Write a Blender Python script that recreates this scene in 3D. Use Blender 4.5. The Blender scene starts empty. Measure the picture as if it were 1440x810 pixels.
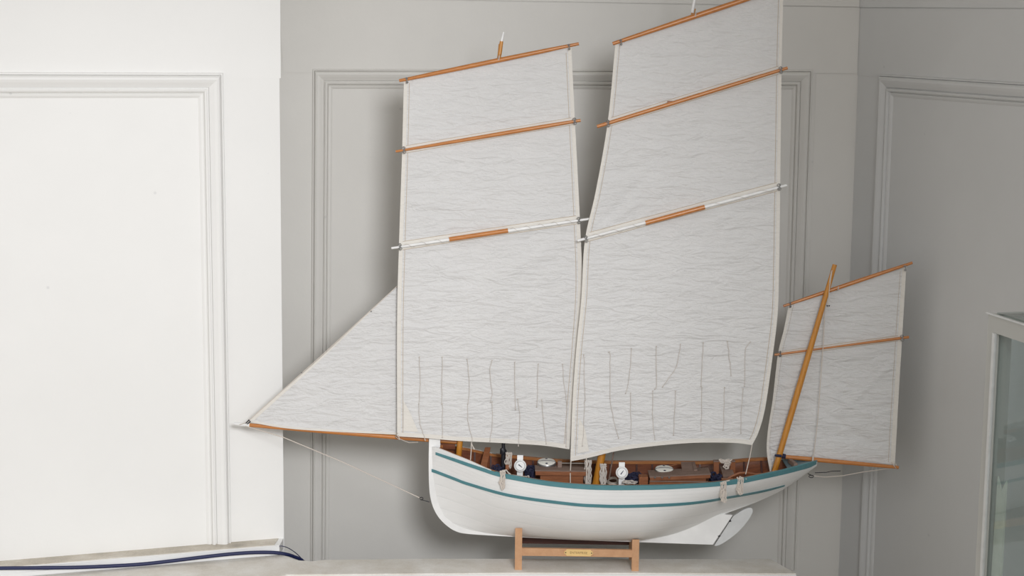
import bpy, math, random
from mathutils import Vector, Matrix, noise

random.seed(7)
COL = bpy.context.scene.collection
# ------------------------------------------------------------------ camera
F = 2430.0
PITCH = math.radians(8.54)
ROLL = 0.010
EYE = Vector((0, 0, 2.03))
fwd = Vector((0, math.cos(PITCH), -math.sin(PITCH)))
r0 = Vector((1, 0, 0))
u0 = Vector((0, math.sin(PITCH), math.cos(PITCH)))
rr = r0 * math.cos(ROLL) + u0 * math.sin(ROLL)
ur = u0 * math.cos(ROLL) - r0 * math.sin(ROLL)

def ray(px, py):
    return fwd + rr * ((px - 720) / F) + ur * ((405 - py) / F)
def PY(px, py, Y):
    d = ray(px, py); return EYE + d * (Y / d.y)
def PZ(px, py, z):
    d = ray(px, py); return EYE + d * ((z - EYE.z) / d.z)
def PP(px, py, p0, n):
    d = ray(px, py); return EYE + d * ((p0 - EYE).dot(n) / d.dot(n))

cam = bpy.data.cameras.new('camera'); camo = bpy.data.objects.new('camera', cam)
COL.objects.link(camo); bpy.context.scene.camera = camo
cam.sensor_width = 36; cam.lens = F * 36 / 1440; cam.clip_start = 0.05
m = Matrix.Identity(4)
for i in range(3):
    m[i][0] = rr[i]; m[i][1] = ur[i]; m[i][2] = -fwd[i]; m[i][3] = EYE[i]
camo.matrix_world = m

# ------------------------------------------------------------------ materials
def new_mat(name):
    mt = bpy.data.materials.new(name); mt.use_nodes = True
    nt = mt.node_tree; b = nt.nodes['Principled BSDF']
    return mt, nt, b
def N(nt, t, **kw):
    n = nt.nodes.new(t)
    for k, v in kw.items():
        if k in n.inputs: n.inputs[k].default_value = v
        else: setattr(n, k, v)
    return n
def coords(nt, scale=(1, 1, 1), rot=(0, 0, 0)):
    # object coordinates: parts keep world-sized, axis-aligned local space
    tc = N(nt, 'ShaderNodeTexCoord'); mp = N(nt, 'ShaderNodeMapping')
    mp.inputs['Scale'].default_value = scale; mp.inputs['Rotation'].default_value = rot
    nt.links.new(tc.outputs['Object'], mp.inputs['Vector']); return mp.outputs['Vector']
def ramp(nt, fac, stops):
    r = N(nt, 'ShaderNodeValToRGB'); e = r.color_ramp.elements
    e[0].position, e[0].color = stops[0][0], (*stops[0][1], 1)
    e[1].position, e[1].color = stops[-1][0], (*stops[-1][1], 1)
    for p, c in stops[1:-1]:
        x = e.new(p); x.color = (*c, 1)
    nt.links.new(fac, r.inputs['Fac']); return r.outputs['Color']
def bump(nt, b, h, strength, dist):
    bp = N(nt, 'ShaderNodeBump', Strength=strength, Distance=dist)
    nt.links.new(h, bp.inputs['Height']); nt.links.new(bp.outputs['Normal'], b.inputs['Normal']); return bp
def noise_tex(nt, vec, scale, detail=4, rough=0.5, dist=0.0):
    n = N(nt, 'ShaderNodeTexNoise', Scale=scale, Detail=detail, Roughness=rough, Distortion=dist)
    nt.links.new(vec, n.inputs['Vector']); return n.outputs['Fac']

def paint(name, col, rough=0.5, var=0.03, spots=True, bumps=0.25):
    mt, nt, b = new_mat(name)
    v = coords(nt)
    n1 = noise_tex(nt, v, 5, 5, 0.6)
    c = ramp(nt, n1, [(0.3, tuple(x * (1 - var) for x in col)), (0.7, tuple(min(1, x * (1 + var)) for x in col))])
    if spots:
        vo = N(nt, 'ShaderNodeTexVoronoi', Scale=9.0); nt.links.new(v, vo.inputs['Vector'])
        rr_ = ramp(nt, vo.outputs['Distance'], [(0.022, (1, 1, 1)), (0.042, (0, 0, 0))])
        mx = N(nt, 'ShaderNodeMix', data_type='RGBA')
        mu = N(nt, 'ShaderNodeMath', operation='MULTIPLY'); mu.inputs[1].default_value = 0.15
        nt.links.new(rr_, mu.inputs[0]); nt.links.new(mu.outputs[0], mx.inputs[0])
        nt.links.new(c, mx.inputs[6]); mx.inputs[7].default_value = (0.18, 0.19, 0.22, 1); c = mx.outputs[2]
    nt.links.new(c, b.inputs['Base Color']); b.inputs['Roughness'].default_value = rough
    n2 = noise_tex(nt, v, 90, 3, 0.6); bump(nt, b, n2, bumps, 0.001)
    return mt

def wood(name, c1, c2, rough=0.4, scale=(6, 60, 60), coat=0.0, axis=None):
    mt, nt, b = new_mat(name)
    v = coords(nt, scale)
    n1 = noise_tex(nt, v, 3.0, 6, 0.65)
    c = ramp(nt, n1, [(0.3, c1), (0.7, c2)])
    nt.links.new(c, b.inputs['Base Color']); b.inputs['Roughness'].default_value = rough
    b.inputs['Coat Weight'].default_value = coat; b.inputs['Coat Roughness'].default_value = 0.25
    bump(nt, b, n1, 0.15, 0.0008)
    return mt

def plain(name, col, rough=0.5, metal=0.0, spec=0.5, coat=0.0, grain=40):
    mt, nt, b = new_mat(name)
    v = coords(nt); n1 = noise_tex(nt, v, grain, 3, 0.6)
    c = ramp(nt, n1, [(0.25, tuple(x * 0.9 for x in col)), (0.75, tuple(min(1, x * 1.06) for x in col))])
    nt.links.new(c, b.inputs['Base Color']); b.inputs['Roughness'].default_value = rough
    b.inputs['Metallic'].default_value = metal; b.inputs['Specular IOR Level'].default_value = spec
    b.inputs['Coat Weight'].default_value = coat
    return mt

def cloth(name, col, weave=0.35):
    mt, nt, b = new_mat(name)
    v = coords(nt)
    vw = coords(nt, (300, 1, 300)); fibre = noise_tex(nt, vw, 3, 3, 0.6)
    vb = coords(nt, (8, 1, 30), (0, 0.10, 0)); crinkle = noise_tex(nt, vb, 1.9, 3, 0.5, 1.3)
    vc = coords(nt, (22, 1, 62), (0, -0.12, 0)); fine = noise_tex(nt, vc, 2.4, 3, 0.5, 1.2)
    blot = noise_tex(nt, v, 4, 4, 0.6)
    c = ramp(nt, blot, [(0.35, tuple(x * 0.95 for x in col)), (0.7, col)])
    mx = N(nt, 'ShaderNodeMix', data_type='RGBA', blend_type='MULTIPLY'); mx.inputs[0].default_value = 0.5
    c2 = ramp(nt, fibre, [(0.3, (0.93, 0.92, 0.91)), (0.7, (1, 1, 1))])
    nt.links.new(c, mx.inputs[6]); nt.links.new(c2, mx.inputs[7])
    nt.links.new(mx.outputs[2], b.inputs['Base Color']); b.inputs['Roughness'].default_value = 0.95
    b.inputs['Specular IOR Level'].default_value = 0.1
    a1 = N(nt, 'ShaderNodeMath', operation='MULTIPLY_ADD'); a1.inputs[1].default_value = 0.30
    nt.links.new(fine, a1.inputs[0]); nt.links.new(crinkle, a1.inputs[2])
    bump(nt, b, a1.outputs[0], weave, 0.03)
    # thin cotton lets a little light through
    tr = N(nt, 'ShaderNodeBsdfTranslucent'); tr.inputs['Color'].default_value = (0.8, 0.78, 0.72, 1)
    ms = N(nt, 'ShaderNodeMixShader'); ms.inputs[0].default_value = 0.08
    out = nt.nodes['Material Output']
    nt.links.new(b.outputs[0], ms.inputs[1]); nt.links.new(tr.outputs[0], ms.inputs[2]); nt.links.new(ms.outputs[0], out.inputs['Surface'])
    return mt

def hull_paint(name, col):
    mt, nt, b = new_mat(name)
    uv = N(nt, 'ShaderNodeUVMap'); sp = N(nt, 'ShaderNodeSeparateXYZ'); nt.links.new(uv.outputs[0], sp.inputs[0])
    mu = N(nt, 'ShaderNodeMath', operation='FRACT'); nt.links.new(sp.outputs['Y'], mu.inputs[0])
    g = ramp(nt, mu.outputs[0], [(0.0, (0, 0, 0)), (0.06, (1, 1, 1)), (1.0, (0.93, 0.93, 0.93))])
    v = coords(nt, (3, 3, 12)); n1 = noise_tex(nt, v, 6, 4, 0.6)
    c = ramp(nt, n1, [(0.3, tuple(x * 0.96 for x in col)), (0.7, col)])
    mx = N(nt, 'ShaderNodeMix', data_type='RGBA', blend_type='MULTIPLY'); mx.inputs[0].default_value = 0.22
    nt.links.new(c, mx.inputs[6]); nt.links.new(g, mx.inputs[7]); nt.links.new(mx.outputs[2], b.inputs['Base Color'])
    b.inputs['Roughness'].default_value = 0.38
    bump(nt, b, g, 0.6, 0.0008)
    return mt

def dusty(name, base, dust, lo=0.4, hi=0.62):
    mt, nt, b = new_mat(name)
    v = coords(nt); n1 = noise_tex(nt, v, 9, 8, 0.7); n2 = noise_tex(nt, v, 220, 3, 0.7)
    ad = N(nt, 'ShaderNodeMath', operation='MULTIPLY_ADD'); ad.inputs[1].default_value = 0.25
    nt.links.new(n2, ad.inputs[0]); nt.links.new(n1, ad.inputs[2])
    c = ramp(nt, ad.outputs[0], [(lo, base), (hi, dust), (hi + 0.16, tuple(x * 0.72 for x in dust))])
    nt.links.new(c, b.inputs['Base Color']); b.inputs['Roughness'].default_value = 0.85
    bump(nt, b, n2, 0.4, 0.001)
    return mt

M = {}
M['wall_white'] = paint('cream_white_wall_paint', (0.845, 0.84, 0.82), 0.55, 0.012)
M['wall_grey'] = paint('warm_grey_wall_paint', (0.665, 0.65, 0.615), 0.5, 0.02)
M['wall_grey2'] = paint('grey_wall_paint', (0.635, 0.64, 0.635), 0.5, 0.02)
M['trim_white'] = paint('white_gloss_trim', (0.86, 0.86, 0.85), 0.35, 0.01, False)
M['dust'] = dusty('dusty_ledge', (0.74, 0.70, 0.63), (0.58, 0.53, 0.45))
M['shelf'] = dusty('dusty_shelf_paint', (0.82, 0.80, 0.76), (0.66, 0.62, 0.55), 0.45, 0.75)
M['floor'] = wood('pale_oak_floor', (0.36, 0.30, 0.22), (0.46, 0.39, 0.30), 0.5, (2, 30, 30))
M['ceiling'] = paint('ceiling_paint', (0.75, 0.74, 0.71), 0.8, 0.02, False)
M['sail'] = cloth('unbleached_sail_cloth', (0.775, 0.772, 0.768), 0.38)
M['tape'] = cloth('cream_sail_tape', (0.83, 0.80, 0.745), 0.15)
M['stitch'] = plain('tan_stitching', (0.52, 0.44, 0.35), 0.9)
M['spar'] = wood('varnished_orange_spar', (0.44, 0.155, 0.035), (0.60, 0.24, 0.065), 0.33, (8, 80, 80), 0.4)
M['mast'] = wood('varnished_golden_mast', (0.47, 0.185, 0.02), (0.62, 0.27, 0.035), 0.3, (80, 80, 8), 0.4)
M['inner'] = wood('dark_varnished_planking', (0.13, 0.038, 0.015), (0.24, 0.075, 0.028), 0.38, (8, 60, 60), 0.3)
M['inwale'] = wood('orange_brown_rail', (0.34, 0.13, 0.04), (0.50, 0.21, 0.075), 0.35, (8, 80, 80), 0.3)
M['dark'] = wood('dark_wood_and_rail_shade', (0.045, 0.012, 0.008), (0.08, 0.022, 0.012), 0.5, (10, 60, 60))  # dark stanchion wood; on the stand's rear rail it paints in shade
M['deck'] = wood('dark_deck', (0.05, 0.025, 0.015), (0.11, 0.055, 0.03), 0.6, (10, 80, 80))
M['greywood'] = wood('greyish_bare_wood', (0.17, 0.11, 0.085), (0.27, 0.19, 0.155), 0.6, (10, 80, 80))
M['box'] = wood('reddish_box_wood', (0.19, 0.065, 0.025), (0.31, 0.115, 0.045), 0.42, (10, 80, 80), 0.2)
M['stand'] = wood('light_brown_stand_wood', (0.50, 0.27, 0.14), (0.62, 0.36, 0.20), 0.5, (14, 60, 14))
M['white'] = plain('white_paint', (0.82, 0.82, 0.81), 0.35)
M['hull'] = hull_paint('white_hull_paint', (0.83, 0.83, 0.82))
M['keel'] = plain('white_keel_paint', (0.83, 0.83, 0.82), 0.4, grain=15)
M['rudder'] = plain('pale_grey_rudder_paint', (0.62, 0.63, 0.63), 0.5, grain=25)
M['teal'] = plain('teal_paint', (0.085, 0.235, 0.265), 0.38, grain=25)
M['tealdeck'] = plain('blue_grey_deck_paint', (0.16, 0.24, 0.28), 0.45)
M['rope'] = plain('cream_rope', (0.62, 0.56, 0.50), 0.9, grain=400)
M['string'] = plain('grey_brown_string', (0.60, 0.555, 0.51), 0.9, grain=400)
M['navy'] = plain('navy_net_cord', (0.018, 0.02, 0.055), 0.8, grain=300)
M['black'] = plain('black_iron', (0.015, 0.015, 0.02), 0.45)
M['metal'] = plain('dull_metal', (0.30, 0.30, 0.30), 0.35, 0.8)
M['brass'] = plain('brass', (0.88, 0.62, 0.27), 0.4, 0.25)
M['engrave'] = plain('engraved_brown', (0.33, 0.22, 0.09), 0.6)
M['cable'] = plain('navy_cable_sheath', (0.010, 0.016, 0.075), 0.5)
M['case'] = paint('case_grey_paint', (0.47, 0.47, 0.44), 0.4, 0.01, False)
M['casetop'] = plain('case_dark_top', (0.25, 0.25, 0.26), 0.4)
M['caseedge'] = plain('case_white_bead', (0.66, 0.67, 0.66), 0.35)
M['dial'] = plain('ivory_dial', (0.82, 0.81, 0.75), 0.5)
M['board'] = plain('pale_board', (0.70, 0.72, 0.64), 0.7)
g, nt, b = new_mat('greenish_glass')
tp = N(nt, 'ShaderNodeBsdfTransparent'); tp.inputs['Color'].default_value = (0.85, 0.885, 0.885, 1)
gl = N(nt, 'ShaderNodeBsdfGlossy', Roughness=0.02); fr = N(nt, 'ShaderNodeFresnel', IOR=1.5); mg = N(nt, 'ShaderNodeMixShader')
gm = N(nt, 'ShaderNodeNewGeometry'); iv = N(nt, 'ShaderNodeMath', operation='SUBTRACT'); iv.inputs[0].default_value = 1.0
nt.links.new(gm.outputs['Backfacing'], iv.inputs[1]); mf = N(nt, 'ShaderNodeMath', operation='MULTIPLY')
nt.links.new(fr.outputs[0], mf.inputs[0]); nt.links.new(iv.outputs[0], mf.inputs[1]); nt.links.new(mf.outputs[0], mg.inputs[0]); nt.links.new(tp.outputs[0], mg.inputs[1]); nt.links.new(gl.outputs[0], mg.inputs[2])
nt.links.new(mg.outputs[0], nt.nodes['Material Output'].inputs['Surface'])
M['glass'] = g

# ------------------------------------------------------------------ object helpers
WL = {}
def props(o, label=None, cat=None, group=None, kind=None):
    if label: o['label'] = label
    if cat: o['category'] = cat
    if group: o['group'] = group
    if kind: o['kind'] = kind
    return o
def thing(name, loc, label, cat, group=None):
    o = bpy.data.objects.new(name, None); COL.objects.link(o); o.location = loc; o.empty_display_size = 0.05
    WL[o.name] = Vector(loc); return props(o, label, cat, group)

class MB:
    def __init__(s): s.v = []; s.f = []; s.mi = []; s.uv = {}
    def add(s, vs, fs, mi=0):
        o = len(s.v); s.v += [Vector(x) for x in vs]; s.f += [tuple(i + o for i in f) for f in fs]; s.mi += [mi] * len(fs)
        return s
    def prism(s, poly, ext, mi=0):          # poly: 3D points, ext: vector
        n = len(poly); ext = Vector(ext)
        a = [Vector(p) for p in poly]; bt = [p + ext for p in a]
        nrm = Vector((0, 0, 0))
        for i in range(n): nrm += a[i].cross(a[(i + 1) % n])
        fs = [(i, (i + 1) % n, n + (i + 1) % n, n + i) for i in range(n)]
        if nrm.dot(ext) > 0:
            fs = [tuple(f) for f in fs]; fs += [tuple(reversed(range(n))), tuple(range(n, 2 * n))]
        else:
            fs = [tuple(reversed(f)) for f in fs]; fs += [tuple(range(n)), tuple(reversed(range(n, 2 * n)))]
        return s.add(a + bt, fs, mi)
    def box(s, c, dx, dy, dz, ax=None, mi=0, bev=0.0):   # half sizes; ax = 3 unit vectors; bev chamfers the four long (x) edges
        X, Y, Z = ax if ax else (Vector((1, 0, 0)), Vector((0, 1, 0)), Vector((0, 0, 1)))
        c = Vector(c)
        if bev <= 0: bev = min(dy, dz) * 0.12
        b_ = min(bev, dy * .9, dz * .9)
        prof = [(-dy + b_, -dz), (dy - b_, -dz), (dy, -dz + b_), (dy, dz - b_), (dy - b_, dz), (-dy + b_, dz), (-dy, dz - b_), (-dy, -dz + b_)]
        return s.prism([c - X * dx + Y * p + Z * q for p, q in prof], X * (2 * dx), mi)
    def tube(s, pts, r, seg=8, mi=0, caps=True):
        pts = [Vector(p) for p in pts]; n = len(pts)
        rs = r if isinstance(r, (list, tuple)) else [r] * n
        t0 = (pts[1] - pts[0]).normalized()
        up = Vector((0, 1, 0)) if abs(t0.y) < 0.9 else Vector((1, 0, 0))
        nr = (up - t0 * up.dot(t0)).normalized()
        vs = []; fs = []
        for i, p in enumerate(pts):
            t = (pts[min(i + 1, n - 1)] - pts[max(i - 1, 0)])
            t = t.normalized() if t.length > 1e-9 else t0
            nr = (nr - t * nr.dot(t)); nr = nr.normalized() if nr.length > 1e-6 else up
            bn = t.cross(nr)
            for k in range(seg):
                a = 2 * math.pi * k / seg
                vs.append(p + (nr * math.cos(a) + bn * math.sin(a)) * rs[i])
        for i in range(n - 1):
            for k in range(seg):
                k2 = (k + 1) % seg
                fs.append((i * seg + k, i * seg + k2, (i + 1) * seg + k2, (i + 1) * seg + k))
        if caps: fs += [tuple(reversed(range(seg))), tuple(range((n - 1) * seg, n * seg))]
        return s.add(vs, fs, mi)
    def lathe(s, c, axis, prof, seg=28, mi=0, sx=1.0):   # prof: (r, h) list along axis
        axis = Vector(axis).normalized(); c = Vector(c)
        a0 = Vector((1, 0, 0)) if abs(axis.x) < .9 else Vector((0, 0, 1))
        e1 = (a0 - axis * a0.dot(axis)).normalized(); e2 = axis.cross(e1)
        vs = []; fs = []; n = len(prof)
        for r, h in prof:
            for k in range(seg):
                a = 2 * math.pi * k / seg
                vs.append(c + axis * h + (e1 * math.cos(a) + e2 * math.sin(a)) * r)
        for i in range(n - 1):
            for k in range(seg):
                k2 = (k + 1) % seg
                fs.append((i * seg + k, i * seg + k2, (i + 1) * seg + k2, (i + 1) * seg + k))
        fs += [tuple(reversed(range(seg))), tuple(range((n - 1) * seg, n * seg))]
        return s.add(vs, fs, mi)
    def build(s, name, mats, parent=None, smooth=False, uv=None):
        mn = Vector([min(v[i] for v in s.v) for i in range(3)]); mx = Vector([max(v[i] for v in s.v) for i in range(3)])
        c = (mn + mx) / 2
        me = bpy.data.meshes.new(name); me.from_pydata([v - c for v in s.v], [], s.f)
        mats = mats if isinstance(mats, (list, tuple)) else [mats]
        for m_ in mats: me.materials.append(M[m_] if isinstance(m_, str) else m_)
        for p, mi in zip(me.polygons, s.mi): p.material_index = mi; p.use_smooth = smooth
        if uv:
            l = me.uv_layers.new(name='UVMap')
            for lp in me.loops: l.data[lp.index].uv = uv[lp.vertex_index]
        me.validate(); me.update()
        o = bpy.data.objects.new(name, me); COL.objects.link(o)
        if smooth:
            me.set_sharp_from_angle(angle=math.radians(42))
        pl = Vector((0, 0, 0))
        if parent is not None:
            o.parent = parent; pl = WL[parent.name]
        o.location = c - pl; WL[o.name] = c
        return o

def lerp_poly(pts, t):      # pts: list of tuples; t in 0..1 by index-length
    L = [0]
    for a, b_ in zip(pts, pts[1:]): L.append(L[-1] + math.dist(a, b_))
    d = t * L[-1]
    for i in range(len(pts) - 1):
        if d <= L[i + 1] or i == len(pts) - 2:
            k = (d - L[i]) / max(L[i + 1] - L[i], 1e-9)
            return tuple(a + (b_ - a) * k for a, b_ in zip(pts[i], pts[i + 1]))
def smooth_poly(pts, n):    # Catmull-Rom through points
    P = [Vector(p) for p in pts]; P = [P[0] * 2 - P[1]] + P + [P[-1] * 2 - P[-2]]
    out = []
    for i in range(1, len(P) - 2):
        for k in range(n):
            t = k / n; a, b_, c, d = P[i - 1], P[i], P[i + 1], P[i + 2]
            out.append(0.5 * ((2 * b_) + (c - a) * t + (2 * a - 5 * b_ + 4 * c - d) * t * t + (3 * b_ - a - 3 * c + d) * t ** 3))
    out.append(P[-2]); return [tuple(o) for o in out]
def interp(tab, x):
    if x <= tab[0][0]: return tab[0][1]
    for (a, b_), (c, d) in zip(tab, tab[1:]):
        if x <= c: return b_ + (d - b_) * (x - a) / (c - a)
    return tab[-1][1]

# ------------------------------------------------------------------ levels and depths
Z0 = 0.715                                  # top of the shelf
YN = PZ(729, 801.5, Z0).y                   # front face of the stand
YC = YN + 0.056                             # centre plane of the boat
YB = 4.50                                   # back wall
YF = YC - 0.014; YM = YC - 0.034; YJ = YC + 0.006; YZ = YC + 0.014

# ------------------------------------------------------------------ room
def rect_wall(name, p0, d, L, n, th, h, mat):
    """vertical wall from p0 along d, front face through p0, thickness th away from n"""
    mb = MB(); d = Vector(d); n = Vector(n)
    a = Vector((p0[0], p0[1], 0)); poly = [a, a + d * L, a + d * L - n * th, a - n * th]
    mb.prism(poly, (0, 0, h)); o = mb.build(name, mat); return props(o, kind='structure')

H = 3.3
# left wall: edge at px 395, recedes 15-17 degrees
pe = PZ(393, 780.5, Z0); pl_ = PZ(68, 808, Z0)
dl = Vector((pl_.x - pe.x, pl_.y - pe.y, 0)).normalized()
nl = Vector((-dl.y, dl.x, 0)); nl = nl if nl.y < 0 else -nl
LEDGE = 0.055
pw = pe - nl * LEDGE                        # wall face point behind the ledge
ptop = PP(395.3, 300, pw, nl); ptop2 = PP(399, 765, pw, nl)
pedge = (ptop + ptop2) / 2; pedge = Vector((pedge.x, pedge.y, 0))
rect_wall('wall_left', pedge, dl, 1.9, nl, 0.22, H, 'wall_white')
# back wall
nb = Vector((0, -1, 0)); pb = Vector((0, YB, 0))
corner = PP(1195, 400, pb, nb)
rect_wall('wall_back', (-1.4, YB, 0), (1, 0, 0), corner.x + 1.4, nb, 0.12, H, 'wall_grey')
# right wall
ang = math.radians(27)
dr = Vector((math.sin(ang), -math.cos(ang), 0)); nrw = Vector((-math.cos(ang), -math.sin(ang), 0))
pr = Vector((corner.x, YB, 0))
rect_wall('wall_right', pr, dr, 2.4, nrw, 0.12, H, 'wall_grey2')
mb = MB(); mb.prism([(-3, 0.2, -0.1), (3, 0.2, -0.1), (3, 5.2, -0.1), (-3, 5.2, -0.1)], (0, 0, 0.1)); props(mb.build('floor', 'floor'), kind='structure')
mb = MB(); mb.prism([(-3, 2.2, H), (3, 2.2, H), (3, 5.2, H), (-3, 5.2, H)], (0, 0, 0.1)); props(mb.build('ceiling', 'ceiling'), kind='structure')

PROF = [(0, -0.002), (0, .004), (.0015, .0065), (.004, .0065), (.0055, .0035), (.0065, .0085), (.010, .0125), (.015, .0135), (.021, .0115),
        (.027, .0085), (.0315, .0065), (.0325, .003), (.0345, .003), (.0350, .0085), (.038, .0100), (.0415, .0085), (.043, .0035), (.0445, .002), (.0455, .0045), (.050, .0035), (.0545, .001), (.055, -.002)]
def moulding(name, px, p0, n, mat, wscale=1.0, hscale=1.0, offsets=None):
    """mitred moulding; px path runs with the panel interior on its right-hand side seen in the photo"""
    P = [PP(x, y, p0, n) for x, y in px]
    mb = MB(); k = len(PROF); vs = []
    for i, p in enumerate(P):
        def inward(a, b_):
            t = (b_ - a).normalized(); return t, t.cross(-n)
        if i == 0: t, w = inward(P[0], P[1]); mv = -w
        elif i == len(P) - 1: t, w = inward(P[-2], P[-1]); mv = -w
        else:
            _, w1 = inward(P[i - 1], P[i]); _, w2 = inward(P[i], P[i + 1]); w1 = -w1; w2 = -w2
            mv = (w1 + w2); mv = mv / (mv.length ** 2) * 2
        for w_, h_ in PROF: vs.append(p + mv * w_ * wscale + n * h_ * hscale)
    fs = []
    for i in range(len(P) - 1):
        for j in range(k - 1):
            fs.append((i * k + j, i * k + j + 1, (i + 1) * k + j + 1, (i + 1) * k + j))
    fs += [tuple(range(k)), tuple(reversed(range((len(P) - 1) * k, len(P) * k)))]
    mb.add(vs, fs); o = mb.build(name, mat); 
    return props(o, kind='structure')

moulding('trim_1', [(-160, 101), (313, 102.5), (324.5, 764)], pw, nl, 'wall_white', 1.10, 1.3)
moulding('trim_2', [(436.5, 800), (440, 97), (1142.5, 98), (1119, 800)], pb, nb, 'wall_grey', 0.93)
moulding('trim_3', [(1208, 830), (1238, 104), (1500, 120)], pr, nrw, 'wall_grey2', 1.0)
# rail boards above the stiles: their lower edges draw the fine joints
def board(name, px, p0, n, th, mat):
    P = [PP(x, y, p0, n) - n * 0.003 for x, y in px]
    mb = MB(); mb.prism(P, n * (0.003 + th)); return props(mb.build(name, mat), kind='structure')
board('trim_4', [(398, 101.8), (440, 102.3), (1142, 102.8), (1205, 103.4), (1208, 11), (650, 1.5), (392, -3)], pb, nb, 0.0022, 'wall_grey')
board('trim_5', [(380, -6), (650, 0), (1208, 9.5), (1212, -80), (380, -80)], pb, nb, 0.0045, 'wall_grey')
board('trim_6', [(1203.5, 105.5), (1238, 109), (1500, 126), (1500, 13), (1207, 11.5)], pr, nrw, 0.0016, 'wall_grey2')
board('trim_7', [(1207, 10), (1500, 11.5), (1500, -80), (1207, -80)], pr, nrw, 0.0045, 'wall_grey2')
board('trim_8', [(-160, 109), (394.6, 110), (393.4, -80), (-160, -80)], pw, nl, 0.0012, 'wall_white')
board('trim_9', [(1148, 103.5), (1204, 104.5), (1181, 800), (1124, 800)], pb, nb, 0.0008, 'wall_grey')

# dusty ledge with white fascia at the foot of the left wall
a = pe; e = pe + dl * 1.9
PLr = pedge; 
zt = PP(393, 766.5, pe, nl).z
back0 = pedge - nl * 0.004; 
mb = MB()
def lv(p, z): return Vector((p.x, p.y, z))
fa, fb = lv(pe, Z0), lv(e, Z0)
wa, wb = lv(back0, Z0), lv(back0 + dl * 1.9, Z0)
zm = Z0 + (zt - Z0) * 0.93
mb.add([fa, fb, wb, wa, lv(fa, zm), lv(fb, zm), lv(wb, zm), lv(wa, zm)],
       [(0, 1, 5, 4), (3, 7, 6, 2), (0, 4, 7, 3), (1, 2, 6, 5), (0, 3, 2, 1), (4, 5, 6, 7)], 0)
o2 = nl * 0.003
mb.prism([lv(fa + o2, zm), lv(fb + o2, zm), lv(wb, zm), lv(wa, zm)], (0, 0, (zt - Z0) * .07), 0)
mb.prism([lv(fa - dl * -0.012 - nl * .004, zt), lv(fb - nl * .004, zt), lv(wb, zt), lv(wa + dl * .012, zt)], (0, 0, 0.0012), 1)
mb.prism([lv(fa + nl * .0022, Z0 + .002), lv(fb + nl * .0022, Z0 + .002), lv(fb, Z0 + .002), lv(fa, Z0 + .002)], (0, 0, (zt - Z0) * .38), 0)
props(mb.build('baseboard_left', ['trim_white', 'dust']), kind='structure')

# shelf: polygon of the top
sp = [(403, 807.8), (740, 805.2), (1119.5, 806.2), (1083, 786.3), (910, 786.3), (590, 785.6), (455, 787.5), (437, 789.5), (415, 787.5), (400, 781.5), (392.5, 780.8)]
S = [PZ(x, y, Z0) for x, y in sp]
S.append(pe + dl * 1.2); S[-1].z = Z0
S.append(pe + dl * 1.2 + nl * 0.22); S[-1].z = Z0
q = PZ(340, 824, Z0); S.append(q)
shelf = thing('display_shelf', (S[1].x, S[1].y, 0), 'dusty off-white shelf under the model sailing boat, with a bright white front edge', 'shelf')
mb = MB(); mb.prism(S, (0, 0, -0.018)); mb.build('shelf_top', 'shelf', shelf)
c = sum(S, Vector()) / len(S)
front = [S[0] + Vector((0, -.0025, 0)), S[1] + Vector((0, -.0025, 0)), S[2] + Vector((0.002, -.0025, 0)), S[2] + Vector((0.002, .03, 0)), S[1] + Vector((0, .03, 0)), S[0] + Vector((0, .03, 0)), S[-1] + Vector((0, .03, 0)), S[-2] + Vector((0, .03, 0)), S[-2] + Vector((0, -.0025, 0)), S[-1] + Vector((0, -.0025, 0))]
front = [lv(p, 0.0) for p in front]
mb = MB(); mb.prism(front, (0, 0, Z0 - 0.018)); mb.build('front_board', 'trim_white', shelf)
lip = [lv(p, Z0 - 0.0185) for p in [S[0], S[1], S[2], S[2] - Vector((0, .004, 0)) , S[1] - Vector((0, .004, 0)), S[0] - Vector((0, .004, 0))]]
mb = MB(); mb.prism(lip, (0, 0, 0.0155)); mb.build('edge_strip', 'trim_white', shelf)

# cable along the ledge
def on_fascia(px, py, off):
    return PP(px, py, pe + nl * off, nl)
pts = [on_fascia(x, y, .0075) for x, y in [(-60, 800.5), (0, 799), (60, 798.5), (120, 797.5), (190, 794), (235, 789.5), (280, 784), (320, 779.5), (355, 777), (385, 777)]]
pts += [PY(403, 779.5, pts[-1].y + .012), PY(414, 783, pts[-1].y + .03), PY(424, 787.5, pts[-1].y + .045), PY(431, 796, pts[-1].y + .06)]
ck = MB(); ck.tube(smooth_poly(pts, 6), 0.0045, 12)
props(ck.build('power_cable', 'cable', smooth=True), 'thick navy cable running along the white ledge at the foot of the left wall', 'cable')
pts = [on_fascia(393, 767.8, .003), on_fascia(398, 768.2, .010), PY(406, 771, pts[9].y + .026), PY(417, 778.5, pts[9].y + .046), PY(427, 789, pts[9].y + .066), PY(431, 797, pts[9].y + .076)]
ck = MB(); ck.tube(smooth_poly(pts, 6), 0.0011, 8)
props(ck.build('thin_cable', 'cable', smooth=True), 'thin dark blue wire looping over the ledge end above the thick navy cable', 'wire')

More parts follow.
